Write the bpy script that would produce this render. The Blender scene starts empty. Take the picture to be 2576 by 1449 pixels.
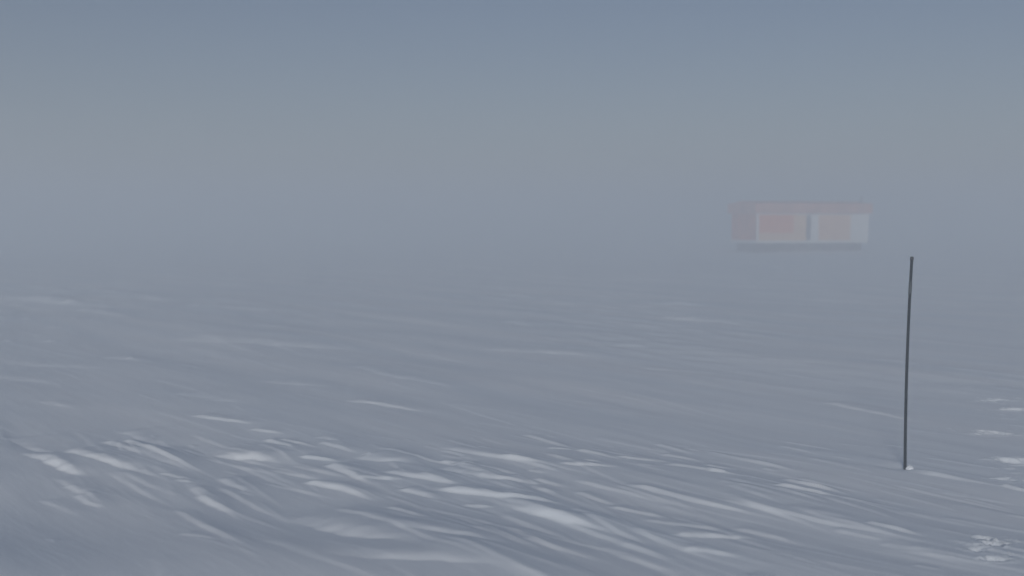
import bpy, bmesh, math
import numpy as np
from mathutils import Vector, Matrix

S = bpy.context.scene
COL = S.collection
R = math.radians

# ------------------------------------------------------------------ camera
CAM_H = 1.70                    # eye height above the snow
F = 2762.0 / 2576.0             # focal length / frame width
PITCH = R(3.41)
cd = bpy.data.cameras.new('camera')
cam = bpy.data.objects.new('camera', cd)
COL.objects.link(cam)
cam.location = (0, 0, CAM_H)
cam.rotation_euler = (R(90) - PITCH, 0, 0)
cd.sensor_width = 36
cd.lens = 36 * F
cd.clip_start = 0.1
cd.clip_end = 3000
cd.dof.use_dof = True
cd.dof.focus_distance = 7.6
cd.dof.aperture_fstop = 1.5
S.camera = cam

# ------------------------------------------------------------------ light
SUN_DIR = Vector((-0.25, -1.0, 0)).normalized()     # towards the sun, on the ground
SUN_EL = R(17)
w = bpy.data.worlds.new('World')
S.world = w
w.use_nodes = True
nt = w.node_tree
nt.nodes.clear()
wo = nt.nodes.new('ShaderNodeOutputWorld')
bg = nt.nodes.new('ShaderNodeBackground')
sky = nt.nodes.new('ShaderNodeTexSky')
sky.sky_type = 'NISHITA'
sky.sun_disc = False
sky.sun_elevation = SUN_EL
sky.sun_rotation = math.atan2(SUN_DIR.x, SUN_DIR.y)
sky.altitude = 100
sky.air_density = 1.0
sky.dust_density = 1.0
sky.ozone_density = 1.0
hs = nt.nodes.new('ShaderNodeHueSaturation')
hs.inputs['Saturation'].default_value = 1.0
nt.links.new(sky.outputs[0], hs.inputs['Color'])
tint = nt.nodes.new('ShaderNodeMix')
tint.data_type = 'RGBA'
tint.blend_type = 'MULTIPLY'
tint.inputs[0].default_value = 1.0
tint.inputs[7].default_value = (0.905, 0.908, 1.08, 1)
nt.links.new(hs.outputs[0], tint.inputs[6])
nt.links.new(tint.outputs[2], bg.inputs[0])
bg.inputs[1].default_value = 0.078
nt.links.new(bg.outputs[0], wo.inputs[0])

sl = bpy.data.lights.new('sun', 'SUN')
sun = bpy.data.objects.new('sun', sl)
COL.objects.link(sun)
sl.energy = 4.3
sl.angle = R(8)
sl.color = (1.0, 0.975, 0.925)
sd = Vector((SUN_DIR.x * math.cos(SUN_EL), SUN_DIR.y * math.cos(SUN_EL), math.sin(SUN_EL)))
sun.rotation_euler = (-sd).to_track_quat('-Z', 'Y').to_euler()
sun.location = (0, 0, 60)

S.view_settings.view_transform = 'Standard'
S.view_settings.look = 'None'
S.view_settings.exposure = -0.84
S.view_settings.gamma = 1.0
S.cycles.use_denoising = True
S.cycles.max_bounces = 8
S.cycles.diffuse_bounces = 3
S.cycles.volume_bounces = 5

HAZE_DENSITY = 0.0325
HAZE_TOP = 5.6
HAZE_ANISO = 0.15
HAZE_COLOR = (0.915, 0.965, 1.0)


# ------------------------------------------------------------------ helpers
def tag(o, label=None, cat=None, group=None, kind=None):
    for k, v in (('label', label), ('category', cat), ('group', group), ('kind', kind)):
        if v:
            o[k] = v
    return o


def link_mesh(name, bm, mat, parent=None, smooth=False):
    me = bpy.data.meshes.new(name)
    bm.normal_update()
    bm.to_mesh(me)
    bm.free()
    me.materials.append(mat)
    if smooth:
        for p in me.polygons:
            p.use_smooth = True
    o = bpy.data.objects.new(name, me)
    COL.objects.link(o)
    if parent:
        o.parent = parent
    return o


def box(bm, x0, x1, y0, y1, z0, z1, bevel=0.0):
    m = Matrix.Translation(((x0 + x1) / 2, (y0 + y1) / 2, (z0 + z1) / 2)) @ Matrix.Diagonal((x1 - x0, y1 - y0, z1 - z0, 1))
    r = bmesh.ops.create_cube(bm, size=1, matrix=m)
    if bevel:
        es = list({e for v in r['verts'] for e in v.link_edges})
        bmesh.ops.bevel(bm, geom=es, offset=bevel, segments=2, affect='EDGES', profile=0.5)


def tube(bm, pts, radii, n=12):
    rings = []
    for i, p in enumerate(pts):
        a = Vector(pts[max(i - 1, 0)])
        b = Vector(pts[min(i + 1, len(pts) - 1)])
        d = (b - a).normalized()
        u = d.cross(Vector((0, 1, 0.01))).normalized()
        v = d.cross(u).normalized()
        rings.append([bm.verts.new(Vector(p) + (u * math.cos(2 * math.pi * k / n) + v * math.sin(2 * math.pi * k / n)) * radii[i]) for k in range(n)])
    for r0, r1 in zip(rings, rings[1:]):
        for k in range(n):
            bm.faces.new((r0[k], r0[(k + 1) % n], r1[(k + 1) % n], r1[k]))
    bm.faces.new(rings[0])
    bm.faces.new(list(reversed(rings[-1])))
    bmesh.ops.recalc_face_normals(bm, faces=bm.faces)


def ground_at(px, py, z=0.0):
    """point of the level ground under a point of the 2576 x 1449 photograph"""
    cx, cy = (px - 1288) / 2762.0, -(py - 724.5) / 2762.0
    d = Vector((cx, math.cos(PITCH) + cy * math.sin(PITCH), -math.sin(PITCH) + cy * math.cos(PITCH)))
    t = (z - CAM_H) / d.z
    return Vector((d.x * t, d.y * t))


def point_at(px, py, Y):
    cx, cy = (px - 1288) / 2762.0, -(py - 724.5) / 2762.0
    d = Vector((cx, math.cos(PITCH) + cy * math.sin(PITCH), -math.sin(PITCH) + cy * math.cos(PITCH)))
    t = Y / d.y
    return Vector((d.x * t, Y, CAM_H + d.z * t))


# ------------------------------------------------------------------ materials
def mat(name, color, rough=0.6, var=0.0, scale=3.0, bump=0.0, bump_scale=40.0, metal=0.0, spec=0.5):
    m = bpy.data.materials.new(name)
    m.use_nodes = True
    t = m.node_tree
    b = t.nodes['Principled BSDF']
    b.inputs['Base Color'].default_value = (*color, 1)
    b.inputs['Roughness'].default_value = rough
    b.inputs['Metallic'].default_value = metal
    b.inputs['Specular IOR Level'].default_value = spec
    tc = t.nodes.new('ShaderNodeTexCoord')
    if var:
        n = t.nodes.new('ShaderNodeTexNoise')
        n.inputs['Scale'].default_value = scale
        n.inputs['Detail'].default_value = 5
        t.links.new(tc.outputs['Object'], n.inputs['Vector'])
        rp = t.nodes.new('ShaderNodeValToRGB')
        rp.color_ramp.elements[0].position = 0.3
        rp.color_ramp.elements[1].position = 0.7
        rp.color_ramp.elements[0].color = (*[c * (1 - var) for c in color], 1)
        rp.color_ramp.elements[1].color = (*[min(1, c * (1 + var)) for c in color], 1)
        t.links.new(n.outputs['Fac'], rp.inputs[0])
        t.links.new(rp.outputs[0], b.inputs['Base Color'])
    if bump:
        n2 = t.nodes.new('ShaderNodeTexNoise')
        n2.inputs['Scale'].default_value = bump_scale
        n2.inputs['Detail'].default_value = 4
        t.links.new(tc.outputs['Object'], n2.inputs['Vector'])
        bp = t.nodes.new('ShaderNodeBump')
        bp.inputs['Strength'].default_value = bump
        bp.inputs['Distance'].default_value = 0.01
        t.links.new(n2.outputs['Fac'], bp.inputs['Height'])
        t.links.new(bp.outputs[0], b.inputs['Normal'])
    return m


WIND = Vector((0.62, -0.785)).normalized()      # sastrugi run along this


def snow_material(name):
    m = bpy.data.materials.new(name)
    m.use_nodes = True
    t = m.node_tree
    b = t.nodes['Principled BSDF']
    b.inputs['Base Color'].default_value = (0.80, 0.83, 0.87, 1)
    b.inputs['Roughness'].default_value = 0.75
    b.inputs['Specular IOR Level'].default_value = 0.25
    tc = t.nodes.new('ShaderNodeTexCoord')
    mp = t.nodes.new('ShaderNodeMapping')
    mp.inputs['Rotation'].default_value = (0, 0, -math.atan2(WIND.y, WIND.x))
    mp2 = t.nodes.new('ShaderNodeMapping')
    mp2.inputs['Scale'].default_value = (0.16, 1, 1)
    t.links.new(tc.outputs['Object'], mp.inputs[0])
    t.links.new(mp.outputs[0], mp2.inputs[0])
    n = t.nodes.new('ShaderNodeTexNoise')       # fine wind-combed ripples
    n.inputs['Scale'].default_value = 9.0
    n.inputs['Detail'].default_value = 4
    n.inputs['Roughness'].default_value = 0.55
    t.links.new(mp2.outputs[0], n.inputs['Vector'])
    bp = t.nodes.new('ShaderNodeBump')
    bp.inputs['Strength'].default_value = 0.35
    bp.inputs['Distance'].default_value = 0.012
    t.links.new(n.outputs['Fac'], bp.inputs['Height'])
    g = t.nodes.new('ShaderNodeTexNoise')       # grain
    g.inputs['Scale'].default_value = 160.0
    g.inputs['Detail'].default_value = 3
    t.links.new(tc.outputs['Object'], g.inputs['Vector'])
    bp2 = t.nodes.new('ShaderNodeBump')
    bp2.inputs['Strength'].default_value = 0.15
    bp2.inputs['Distance'].default_value = 0.002
    t.links.new(g.outputs['Fac'], bp2.inputs['Height'])
    t.links.new(bp.outputs[0], bp2.inputs['Normal'])
    t.links.new(bp2.outputs[0], b.inputs['Normal'])
    # patches of harder, faintly bluer wind crust
    c = t.nodes.new('ShaderNodeTexNoise')
    c.inputs['Scale'].default_value = 1.1
    c.inputs['Detail'].default_value = 4
    t.links.new(mp2.outputs[0], c.inputs['Vector'])
    rp = t.nodes.new('ShaderNodeValToRGB')
    rp.color_ramp.elements[0].position = 0.35
    rp.color_ramp.elements[0].color = (0.83, 0.87, 0.91, 1)
    rp.color_ramp.elements[1].position = 0.65
    rp.color_ramp.elements[1].color = (0.90, 0.92, 0.94, 1)
    t.links.new(c.outputs['Fac'], rp.inputs[0])
    t.links.new(rp.outputs[0], b.inputs['Base Color'])
    return m


SNOW = snow_material('wind_packed_snow')

# ------------------------------------------------------------------ snow surface
rng = np.random.RandomState(7)
PERM = rng.permutation(4096)
GX = np.cos(rng.rand(4096) * 2 * np.pi)
GY = np.sqrt(1 - GX ** 2) * np.where(rng.rand(4096) > 0.5, 1, -1)


def noise(x, y, seed=0):
    """gradient noise, about -0.7 .. 0.7"""
    xi = np.floor(x).astype(np.int64)
    yi = np.floor(y).astype(np.int64)
    xf, yf = x - xi, y - yi
    u = xf ** 3 * (xf * (xf * 6 - 15) + 10)
    v = yf ** 3 * (yf * (yf * 6 - 15) + 10)

    def g(ix, iy, dx, dy):
        h = PERM[(PERM[(ix + seed * 131) & 4095] + iy) & 4095]
        return GX[h] * dx + GY[h] * dy
    a = g(xi, yi, xf, yf)
    b = g(xi + 1, yi, xf - 1, yf)
    c = g(xi, yi + 1, xf, yf - 1)
    d = g(xi + 1, yi + 1, xf - 1, yf - 1)
    return (a + u * (b - a)) + v * ((c + u * (d - c)) - (a + u * (b - a)))


def sstep(e0, e1, x):
    t = np.clip((x - e0) / (e1 - e0), 0, 1)
    return t * t * (3 - 2 * t)


# wind-carved ridges: (x1, y1, x2, y2, visible thickness, steepness 0..1), read off the photograph
RIDGES = [
    (115, 1148, 196, 1184, 30, .9), (200, 1136, 354, 1180, 20, .7), (282, 1110, 350, 1142, 13, .7),
    (590, 1133, 689, 1156, 24, .6), (676, 1106, 728, 1126, 9, 1.1), (712, 1108, 780, 1124, 7, 1.1),
    (765, 1151, 835, 1162, 9, 1.1), (449, 1208, 484, 1214, 6, .7), (567, 1203, 625, 1236, 12, .6),
    (839, 1177, 921, 1215, 17, 1.), (915, 1212, 998, 1213, 9, .7), (790, 1218, 912, 1254, 17, 1.05),
    (985, 1196, 1125, 1218, 13, .8), (1023, 1237, 1100, 1258, 12, .8), (1130, 1240, 1348, 1272, 19, 1.05),
    (1174, 1277, 1228, 1283, 6, .9), (1321, 1285, 1496, 1338, 24, 1.), (1120, 1166, 1184, 1175, 8, .8),
    (1328, 1093, 1406, 1117, 7, .9), (1384, 1129, 1434, 1131, 5, .8), (1210, 1202, 1328, 1219, 12, .8),
    (1276, 1159, 1382, 1186, 9, .8), (1344, 1231, 1392, 1249, 8, .9), (1352, 1213, 1415, 1229, 7, .9),
    (985, 1293, 1062, 1322, 9, .8), (820, 1316, 1003, 1380, 44, .35), (1039, 1356, 1215, 1387, 22, .45),
    (905, 1420, 1190, 1446, 34, .3), (930, 1150, 1023, 1166, 16, .4), (1136, 1182, 1210, 1202, 15, .45),
    (1458, 1134, 1542, 1151, 7, 1.05), (1565, 1149, 1648, 1159, 7, .9), (1420, 1175, 1530, 1180, 9, .7),
    (1780, 1169, 1840, 1177, 6, .6), (1780, 1188, 1824, 1192, 6, .8), (1985, 1206, 2100, 1232, 9, 1.3),
    (1965, 1228, 2070, 1247, 9, 1.3), (2190, 1336, 2294, 1362, 6, 1.4), (1605, 1234, 1825, 1284, 10, .7),
    (1845, 1256, 2030, 1324, 12, .5), (1550, 1284, 1665, 1307, 10, .7), (1605, 1348, 1740, 1400, 11, .8),
    (1488, 1314, 1598, 1368, 13, .7), (1710, 1356, 1860, 1364, 16, .6), (1730, 1395, 1842, 1414, 11, .7),
    (1460, 1247, 1526, 1272, 10, .8), (1565, 1379, 1662, 1411, 8, .6), (1865, 1336, 1990, 1372, 10, .5),
    (468, 1369, 535, 1388, 7, .5), (2528, 1223, 2590, 1240, 7, 1.2), (2530, 1400, 2600, 1418, 7, .8),
    (160, 1206, 250, 1262, 9, .4), (1470, 1218, 1640, 1262, 9, .6), (2090, 1256, 2230, 1306, 8, .4),
    (1640, 1318, 1800, 1340, 10, .5), (2100, 1010, 2260, 1046, 9, .4), (700, 1180, 800, 1206, 9, .5),
    (1210, 1352, 1330, 1392, 12, .35), (2040, 1300, 2200, 1352, 10, .4), (2280, 1290, 2440, 1330, 8, .35),
    (2300, 1400, 2480, 1440, 9, .4), (380, 1130, 470, 1170, 14, .35), (60, 1100, 130, 1138, 14, .3),
    (330, 1080, 420, 1110, 14, .3), (500, 1046, 612, 1062, 9, .7), (640, 1080, 696, 1090, 6, .8),
    # farther out
    (540, 846, 850, 872, 18, .5), (1260, 878, 1500, 896, 9, .7), (1690, 800, 1860, 812, 14, .8),
    (1640, 760, 1800, 770, 9, .6), (690, 958, 810, 972, 8, .6), (1020, 952, 1140, 972, 8, .6),
    (860, 678, 1010, 687, 5, 1.), (1076, 678, 1120, 687, 6, 1.2), (700, 672, 800, 680, 4, .9),
    (1290, 812, 1345, 820, 7, .9), (920, 925, 1000, 950, 9, .6), (2180, 720, 2240, 730, 8, 1.2),
    (1895, 660, 1965, 674, 9, 1.4), (2290, 611, 2390, 618, 4, 1.4), (240, 780, 300, 798, 10, .9),
    (0, 748, 240, 768, 12, .8), (300, 744, 450, 760, 9, .7), (300, 898, 360, 908, 8, .8),
    (60, 905, 220, 925, 10, .5), (500, 770, 700, 782, 8, .5), (1500, 868, 1620, 876, 7, .6),
    (1940, 905, 2060, 915, 8, .5), (2220, 905, 2300, 915, 6, .6), (0, 935, 120, 960, 12, .5),
    (1640, 925, 1780, 935, 7, .4), (480, 990, 600, 1010, 10, .45), (900, 1010, 1040, 1030, 9, .45),
]
# small broken clods of snow: (x, y, visible size)
CLODS = [(43, 762, 12), (183, 760, 14), (193, 800, 8), (141, 820, 12), (131, 854, 10), (239, 806, 8), (255, 786, 9),
         (23, 855, 9), (90, 770, 8), (330, 901, 8), (2446, 972, 9), (2484, 959, 8), (2518, 1003, 10),
         (2531, 1047, 8), (2412, 944, 7), (2418, 966, 6), (2383, 922, 7), (2560, 1000, 9), (2500, 1100, 9), (2556, 1185, 13),
         (2540, 1192, 10), (2488, 1415, 12), (2570, 1090, 8), (2460, 960, 6), (210, 780, 8), (70, 800, 8), (1936, 667, 9)]
# footprints and broken holes at the right edge: (x, y, width, depth in metres)
HOLES = [(2494, 1088, .30, .05), (2556, 1162, .34, .07), (2470, 1370, .13, .05), (2496, 1392, .16, .07), (2455, 1408, .12, .05), (2512, 1382, .09, .04),
         (2530, 1206, .2, .03), (2503, 1436, .15, .06), (2560, 1030, .3, .05), (2500, 1006, .25, .04)]

STEP = 0.013


def axis(lo_dense, hi_dense, lo, hi, g):
    a = list(np.arange(lo_dense, hi_dense, STEP))
    x, s = a[-1], STEP
    while x < hi:
        s = STEP + g * (x - hi_dense)
        x += max(s, STEP)
        a.append(x)
    x = a[0]
    pre = []
    while x > lo:
        s = STEP + g * 2.2 * (lo_dense - x) if False else STEP + g * (lo_dense - x)
        x -= max(s, STEP)
        pre.append(x)
    return np.array(pre[::-1] + a)


xs = axis(-4.6, 4.6, -400, 400, 0.011)
ys0 = axis(3.4, 10.5, 3.39, 400, 0.007)
back = []
yb, sb = ys0[0], 0.05
while yb > -150:
    yb -= sb
    sb *= 1.12
    back.append(yb)
ys = np.concatenate([np.array(back[::-1]), ys0])
XX, YY = np.meshgrid(xs, ys)


def height(X, Y):
    U = X * WIND.x + Y * WIND.y
    V = -X * WIND.y + Y * WIND.x
    D = np.sqrt(X * X + Y * Y)
    # broad swells
    z = 0.10 * noise(X / 17 + 3.1, Y / 13, 1) * sstep(9, 30, D)
    z += 0.28 * noise(X / 60 + .7, Y / 45, 2) * sstep(25, 80, D)
    z += 0.050 * noise(U / 4.2, V / 2.0, 3)
    z += 0.016 * noise(U / 1.9 + 5, V / 0.8, 4)
    # low mound added below the frame; its back tilts from the sun, darkening near snow
    ed = 5.0 + 0.10 * X
    z += 0.105 * np.exp(-((Y - ed) / 0.95) ** 2) * sstep(1.0, -0.6, X) * sstep(-7, -3, X)
    z += 0.045 * np.exp(-((Y - 4.9) / 0.8) ** 2) * sstep(-.6, 1.0, X) * sstep(7, 4, X)
    # where the sastrugi are strong: a band through the near ground
    band = sstep(9.3, 7.4, Y + 0.10 * X) * sstep(4.4, 5.5, Y + 0.35 * X + 0.6)
    patch = sstep(-0.25, 0.3, noise(X / 3.3 + 9, Y / 2.6, 5))
    m = 0.20 + 0.55 * band * (0.4 + 0.6 * patch)
    m = m - 0.05 * sstep(9, 12, Y) + 0.10 * sstep(14, 24, Y)
    m = m * (1 - .6 * sstep(6.9, 6.2, Y) * sstep(0, -1.0, X))
    wx = 0.35 * noise(U / 1.3, V / 0.9, 6)
    wy = 0.11 * noise(U / 0.9 + 8, V / 0.6, 7)
    a = noise((U + wx) / 1.5, (V + wy) / 0.34, 8)
    b = noise((U + wx) / 0.8 + 3, (V + wy) / 0.20, 9)
    c = noise((U + wx) / 2.6 + 7, (V + wy) / 0.62, 10)
    ridge = 1 - np.abs(a) * 2.2
    z += m * (0.014 * ridge * sstep(-.2, .5, c + .2) + 0.022 * a + 0.008 * b + 0.036 * c)
    # patchy mottling of the quieter snow beyond the carved band
    q = sstep(8.6, 11, Y) * sstep(-.15, .35, noise(X / 4.1 + 2, Y / 5.3, 14))
    z += q * (0.016 * noise(U / .55 + 1, V / .26, 15) + 0.022 * noise(U / 1.3, V / .55, 16)) * (1 + .9 * sstep(16, 30, Y))
    # coarser relief takes over with distance
    far = sstep(12, 30, D)
    z += far * 0.040 * noise((U + wx) / 5.0, (V + wy) / 1.5, 11) + far * 0.018 * noise((U) / 2.2, V / .8, 12)
    return z


def profile(P1, P2, w_, h_, X, Y, seed, on=0.10):
    d = P2 - P1
    L = max(d.length, 1e-3)
    d = d / L
    nrm = Vector((d.y, -d.x))
    if nrm.y > 0:
        nrm = -nrm
    s = ((X - P1.x) * d.x + (Y - P1.y) * d.y) / L
    v = (X - P1.x) * nrm.x + (Y - P1.y) * nrm.y
    v = v + w_ * 0.7 * noise(s * 1.7 + seed * 3.3, v * 0 + seed * 1.7, 20) + w_ * .30 * noise(s * L * 7 + seed, v / w_ * .8, 21)
    ww = w_ * (1.2 - 0.75 * np.clip(s, 0, 1))
    amp = sstep(-on, on, s) * (1 - sstep(0.55, 1.15, s)) * (0.95 + .35 * noise(s * 3 + seed, v / w_ * .4, 22))
    amp = np.maximum(amp, 0)
    q = np.clip(v / ww, 0, 1)
    front = (1 - q ** 2.2) * (1 - sstep(.96, 1.0, q) * .0)
    backs = np.exp(-(np.clip(-v, 0, None) / (2.6 * w_)) ** 1.6)
    return 0.78 * h_ * amp * np.where(v > 0, front, backs)


ZZ = height(XX, YY)


def local(cx, cy, r):
    i0, i1 = np.searchsorted(ys, cy - r), np.searchsorted(ys, cy + r)
    j0, j1 = np.searchsorted(xs, cx - r), np.searchsorted(xs, cx + r)
    return slice(i0, i1), slice(j0, j1)


for k, (x1, y1, x2, y2, th, st) in enumerate(RIDGES):
    A, B = ground_at(x1, y1), ground_at(x2, y2)
    A, B = A - (B - A) * .05, B + (B - A) * .22
    mid = (A + B) / 2
    dY = th * mid.y ** 2 / (CAM_H * 2762.0)
    st = st * (.28 if mid.y < 30 else 1.0) if mid.y > 10.5 else st
    sl_ = math.tan(R(36) * min(st, 1.3))
    # a face of width w and height h covers h/H*Y + w of ground line of sight
    w_ = dY / (1 + sl_ * mid.y / CAM_H) / 0.75 * 0.82
    w_ = max(w_, 0.022)
    h_ = w_ * sl_
    r = (B - A).length * 0.75 + 5 * w_
    si, sj = local(mid.x, mid.y, r)
    if XX[si, sj].size:
        ZZ[si, sj] += profile(A, B, w_, h_, XX[si, sj], YY[si, sj], k + 1.0, .35 if th > 20 else .12)

rr_ = np.random.RandomState(21)


def scatter(n, x0, x1, y0, y1, lmin, lmax, wmin, wmax, st0, st1, cone=False):
    for k in range(n):
        y = y0 + (y1 - y0) * rr_.rand()
        x = x0 + (x1 - x0) * rr_.rand()
        if cone:
            x *= y / y1
        if y < 6.75 + .25 * noise(np.array([x * 1.3]), np.array([3.3]), 50)[0] and x < -0.55 and rr_.rand() < .88:
            continue
        L_ = lmin + (lmax - lmin) * rr_.rand() ** 2
        a_ = math.atan2(WIND.y, WIND.x) + rr_.randn() * 0.13
        w_ = wmin + (wmax - wmin) * rr_.rand() ** 1.5
        st = st0 + (st1 - st0) * rr_.rand() ** 1.4
        A = Vector((x, y))
        B = A + Vector((math.cos(a_), math.sin(a_))) * L_
        mid = (A + B) / 2
        si, sj = local(mid.x, mid.y, L_ * .75 + 5 * w_)
        if XX[si, sj].size:
            ZZ[si, sj] += profile(A, B, w_, w_ * math.tan(R(30) * st), XX[si, sj], YY[si, sj], 200 + k + y0)


scatter(120, -3.2, 1.6, 5.9, 8.8, .35, 1.5, .014, .045, .25, .9)      # carved band in front
scatter(60, -1.0, 3.2, 5.0, 7.4, .5, 1.8, .014, .045, .2, .7)
scatter(40, -3.0, 3.6, 4.0, 5.6, .5, 1.6, .02, .07, .10, .35)        # smoother foot of it
scatter(90, -8, 8, 8.8, 16, .5, 2.2, .02, .06, .08, .30, True)
scatter(130, -3.2, 3.4, 5.2, 8.8, .12, .7, .008, .022, .4, 1.1)     # fine broken edges
scatter(260, -22, 22, 14, 40, .8, 4.0, .04, .15, .05, .25, True)
scatter(200, -55, 55, 38, 100, 2.0, 8.0, .10, .35, .1, .35, True)

for k in range(26):
    CLODS.append((2485 + rr_.randn() * 22, 1398 + rr_.randn() * 18, 5 + 8 * rr_.rand()))
for k in range(80):                 # crumbled crust along the right edge
    cy = 940 + 500 * rr_.rand()
    CLODS.append((2545 + rr_.randn() * 36 - 40 * sstep(1300, 1420, cy), cy, 4 + 7 * rr_.rand() ** 2))
for k, (cx, cy, sz) in enumerate(CLODS):
    P = ground_at(cx, cy + sz * .4)
    rr = sz / 2762.0 * P.y * (1.15 if cx < 400 else 0.7)
    si, sj = local(P.x, P.y, rr * 4)
    x, y = XX[si, sj], YY[si, sj]
    if x.size:
        d = np.sqrt(((x - P.x) * .6) ** 2 + (y - P.y) ** 2) / rr * (1 + .6 * noise(x / rr * .8 + k, y / rr * .8, 30))
        ch = 1 - np.abs(noise(x / rr * 1.3 + k, y / rr * 1.3, 33)) * 1.6
        ZZ[si, sj] += rr * (0.42 if cx < 2300 else 0.28) * (1 - sstep(0.25, 1.3, d)) * ch

P = ground_at(2278, 1178)               # wind scour and drift tail at the foot of the pole
si, sj = local(P.x, P.y, 1.2)
x, y = XX[si, sj] - P.x, YY[si, sj] - P.y
u, v = x * WIND.x + y * WIND.y, -x * WIND.y + y * WIND.x
ZZ[si, sj] += -.016 * np.exp(-((u + .05) / .10) ** 2 - (v / .07) ** 2) + .016 * np.exp(-((u - .22) / .22) ** 2 - (v / .045) ** 2)

for k, (cx, cy, wd, dp) in enumerate(HOLES):
    P = ground_at(cx, cy)
    wd *= .62
    dp *= .36
    si, sj = local(P.x, P.y, wd * 2.5)
    x, y = XX[si, sj], YY[si, sj]
    if x.size:
        d = np.sqrt(((x - P.x) * .9) ** 2 + ((y - P.y) * 1.15) ** 2) / (wd * .5) * (1 + .9 * noise(x / wd * 1.3 + k, y / wd * 1.3, 31) + .6 * noise(x / wd * 3.5 + k, y / wd * 3.5, 32))
        ZZ[si, sj] += -dp * (1 - sstep(.5, 1.15, d)) + dp * .3 * np.exp(-((d - 1.35) / .3) ** 2)

ny, nx = XX.shape
co = np.stack([XX, YY, ZZ], -1).reshape(-1, 3).astype(np.float32)
idx = np.arange(ny * nx, dtype=np.int32).reshape(ny, nx)
faces = np.stack([idx[:-1, :-1], idx[:-1, 1:], idx[1:, 1:], idx[1:, :-1]], -1).reshape(-1)
nf = faces.size // 4
me = bpy.data.meshes.new('snow_ground')
me.vertices.add(ny * nx)
me.vertices.foreach_set('co', co.ravel())
me.loops.add(nf * 4)
me.loops.foreach_set('vertex_index', faces)
me.polygons.add(nf)
me.polygons.foreach_set('loop_start', np.arange(0, nf * 4, 4, dtype=np.int32))
me.polygons.foreach_set('loop_total', np.full(nf, 4, dtype=np.int32))
me.polygons.foreach_set('use_smooth', np.ones(nf, dtype=bool))
me.update(calc_edges=True)
me.materials.append(SNOW)
ground = bpy.data.objects.new('snow_ground', me)
COL.objects.link(ground)
tag(ground, kind='structure')


def ground_z(x, y):
    i = min(max(int(np.searchsorted(ys, y)), 1), ny - 1)
    j = min(max(int(np.searchsorted(xs, x)), 1), nx - 1)
    return float(ZZ[i, j])


# ------------------------------------------------------------------ marker pole
base = ground_at(2278, 1178)
bz = ground_z(base.x, base.y)
Yp = base.y
top = point_at(2294, 648, Yp)
foot = Vector((base.x, Yp, bz))
pole = bpy.data.objects.new('marker_pole', None)
COL.objects.link(pole)
pole.location = foot
tag(pole, 'thin dark slightly leaning pole stuck upright in the snow at right', 'pole')
POLE = mat('dark_weathered_pole', (0.008, 0.012, 0.016), 0.6, var=0.35, scale=9, bump=0.3, bump_scale=60, spec=0.12)
TAPE = mat('worn_pole_band', (0.045, 0.055, 0.062), 0.6, var=0.3, scale=20)
TIP = mat('dull_pole_cap', (0.012, 0.012, 0.014), 0.5)
axisv = top - foot
bend = Vector((-0.012, 0, 0))
pts, rad = [], []
N = 40
for i in range(N + 1):
    s = i / N
    p = axisv * (-0.08 + s * 1.075) + bend * (4 * s * (1 - s))
    pts.append(p)
    rad.append(0.0106 - 0.0010 * s)
bm = bmesh.new()
tube(bm, pts, rad, 14)
link_mesh('shaft', bm, POLE, pole, True)


def on_pole(s):
    return axisv * (-0.08 + s * 1.075) + bend * (4 * s * (1 - s))


bm = bmesh.new()
tube(bm, [on_pole(0.992), on_pole(0.998), on_pole(1.006), on_pole(1.009)], [0.0112, 0.0120, 0.0116, 0.008], 14)
link_mesh('cap', bm, TIP, pole, True)
bm = bmesh.new()
tube(bm, [on_pole(0.845), on_pole(0.85), on_pole(0.895), on_pole(0.9)], [0.0108, 0.0113, 0.0113, 0.0108], 14)
link_mesh('tape_band', bm, TAPE, pole, True)

# little lump of snow thrown up against the foot of the pole
bm = bmesh.new()
bmesh.ops.create_icosphere(bm, subdivisions=4, radius=1)
for v in bm.verts:
    c = v.co
    n = float(noise(np.array([c.x * 1.6 + 4]), np.array([c.y * 1.6 + c.z * 1.3]), 40)[0])
    k = 1 + 0.35 * n
    taper = 1 - 0.35 * max(c.z, 0)
    v.co = Vector((c.x * 0.027 * k * taper, c.y * 0.030 * k, c.z * 0.024 * k))
lump = link_mesh('snow_lump', bm, SNOW, None, True)
lump.location = (foot.x + 0.024, foot.y - 0.01, bz + 0.008)
tag(lump, 'small bright lump of snow against the foot of the thin pole', 'snow lump')

# ------------------------------------------------------------------ the hut in the drift
HUT_Y = 63.0
pl = point_at(1903, 607, HUT_Y)
ang = R(14)
hut = bpy.data.objects.new('station_hut', None)
COL.objects.link(hut)
W, DEP = 7.15, 3.3
hut.location = (pl.x, HUT_Y, 0)
hut.rotation_euler = (0, 0, ang)
tag(hut, 'low red and white hut with an orange panel, fading into blowing snow', 'hut')
pxm = HUT_Y / 2762.0            # metres per photograph pixel at the hut


def zz(py):
    return point_at(1903, py, HUT_Y).z


Z_GR, Z_FL, Z_TOP, Z_ROOF = -0.35, zz(610), zz(541), zz(511)
RED = mat('faded_red_cladding', (0.66, 0.30, 0.20), 0.7, var=0.2, scale=2)
DRED = mat('dark_red_end_cladding', (0.74, 0.22, 0.08), 0.7, var=0.25, scale=2)
ORANGE = mat('orange_panel_paint', (0.95, 0.27, 0.05), 0.55, var=0.12, scale=2.5)
BEIGE = mat('pale_beige_panel', (0.98, 0.60, 0.32), 0.65, var=0.10, scale=1.5)
ROSE = mat('faded_pink_panel', (0.98, 0.55, 0.30), 0.65, var=0.12, scale=1.5)
WHITE = mat('white_paint', (0.92, 0.90, 0.86), 0.5, var=0.05, scale=2)
DARK = mat('dark_steel_and_shade', (0.17, 0.125, 0.12), 0.6, var=0.2, scale=3)  # steel parts, and the block that stands in for underfloor shade


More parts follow.
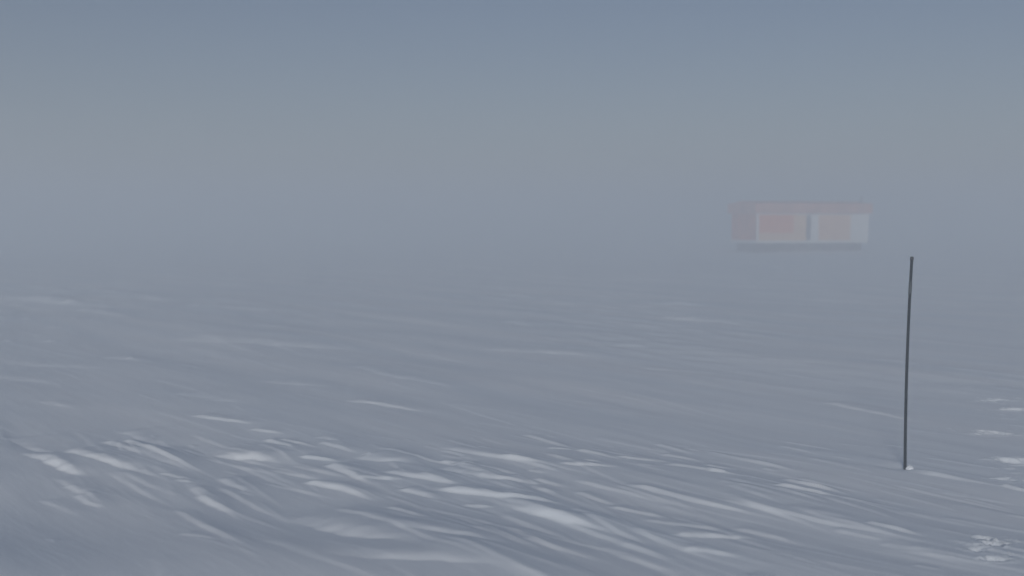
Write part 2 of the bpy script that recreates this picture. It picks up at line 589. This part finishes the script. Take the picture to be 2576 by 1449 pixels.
def part(name, boxes, m, parent=hut, bevel=0.01):
    bm = bmesh.new()
    for b in boxes:
        box(bm, *b, bevel=bevel)
    return link_mesh(name, bm, m, parent)


# local axes: x along the front, y into the hut, z up
h = Z_TOP - Z_FL
part('floor', [(-0.05, W + .05, -0.05, DEP + .05, Z_FL - .16, Z_FL)], WHITE)
part('end_wall', [(0.0, 0.12, 0.004, DEP - .004, Z_FL + .002, Z_TOP)], DRED)
part('back_wall', [(0.122, W - .122, DEP - .12, DEP, Z_FL + .002, Z_TOP)], RED)
part('end_wall', [(W - .12, W, 0.124, DEP - .004, Z_FL + .002, Z_TOP)], WHITE)
k = W / 290.0                   # front: 290 photograph pixels wide
# front wall, panel by panel
xa = 0.14
orange = part('wall_panel', [(xa, 95 * k, 0.02, 0.12, Z_FL + .28 * h, Z_TOP - .06)], ORANGE)
tag(orange, 'bright orange wall panel')
part('wall_panel', [(xa, 95 * k, 0.02, 0.12, Z_FL + .002, Z_FL + .28 * h - .004)], BEIGE)
part('wall_panel', [(95 * k + .006, 128 * k, 0.02, 0.12, Z_FL + .002, Z_TOP - .06)], BEIGE)
door = part('door', [(129 * k, 140 * k, 0.05, 0.11, Z_FL + .03, Z_TOP - .1)], DARK)
part('wall_panel', [(141 * k, 160 * k, 0.015, 0.12, Z_FL + .002, Z_TOP - .06)], WHITE)
part('wall_panel', [(160 * k + .006, 244 * k, 0.02, 0.12, Z_FL + .002, Z_TOP - .06)], ROSE)
part('wall_panel', [(244 * k + .006, W - .1, 0.015, 0.12, Z_FL + .002, Z_TOP - .06)], WHITE)
part('trim', [(0.124, W - .004, -0.02, 0.014, Z_TOP - .09, Z_TOP - .002)], WHITE)
for x0 in (0.0, W - .1):
    part('corner_post', [(x0 - .01, x0 + .13, -0.03, 0.018, Z_FL + .003, Z_TOP - .003)], WHITE)
# red upper storey with a low pitched roof
bm = bmesh.new()
e = 0.18
pr = [(-e - .25, Z_TOP + .004), (DEP + e, Z_TOP + .004), (DEP + e, Z_ROOF - .25), (DEP / 2, Z_ROOF + .12), (-e - .25, Z_ROOF - .25)]
pr = [(-e, Z_TOP + .004), (DEP + e, Z_TOP + .004), (DEP + e, Z_ROOF - .12), (DEP / 2, Z_ROOF + .06), (-e, Z_ROOF - .12)]
for xx in (-e, W + e):
    pass
va = [bm.verts.new((-e, y, z)) for y, z in pr]
vb = [bm.verts.new((W + e, y, z)) for y, z in pr]
bm.faces.new(va)
bm.faces.new(list(reversed(vb)))
for i in range(5):
    j = (i + 1) % 5
    bm.faces.new((va[i], vb[i], vb[j], va[j]))
bmesh.ops.recalc_face_normals(bm, faces=bm.faces)
link_mesh('roof', bm, RED, hut)
# stove pipe / mast at the right end of the roof
bm = bmesh.new()
tube(bm, [(W - .35, .2, Z_ROOF - .15), (W - .35, .2, Z_ROOF + .28)], [.05, .05], 10)
link_mesh('mast', bm, DARK, hut, True)
part('underside_shade', [(.1, W - .1, .5, DEP - .5, Z_GR + .1, Z_FL - .165)], DARK)  # set-back dark block standing in for the shade under the floor
# steel legs and the two runners it stands on
for ix in range(4):
    for iy in (0.25, DEP - .25):
        x0 = .4 + ix * (W - .8) / 3
        part('leg', [(x0 - .08, x0 + .08, iy - .08, iy + .08, Z_GR + .25, Z_FL - .162)], DARK)
for iy in (0.25, DEP - .25):
    part('runner', [(-0.3, W + .3, iy - .13, iy + .13, Z_GR + .02, Z_GR + .248)], DARK, bevel=.03)
zsurf = ground_z(pl.x + 3, HUT_Y + 1)
hut.location.z = zsurf + 0.10 - 0.0

# ------------------------------------------------------------------ blowing snow
bm = bmesh.new()
box(bm, -430, 430, -180, 430, -3.0, HAZE_TOP)
hm = bpy.data.materials.new('blowing_snow_air')
hm.use_nodes = True
t = hm.node_tree
t.nodes.clear()
out = t.nodes.new('ShaderNodeOutputMaterial')
pv = t.nodes.new('ShaderNodeVolumePrincipled')
pv.inputs['Color'].default_value = (*HAZE_COLOR, 1)
pv.inputs['Density'].default_value = HAZE_DENSITY
pv.inputs['Anisotropy'].default_value = HAZE_ANISO
pv.inputs['Density Attribute'].default_value = ''
t.links.new(pv.outputs[0], out.inputs['Volume'])
haze = link_mesh('haze', bm, hm)
tag(haze, 'thin blowing snow filling the air over the snowfield', 'haze', kind='stuff')
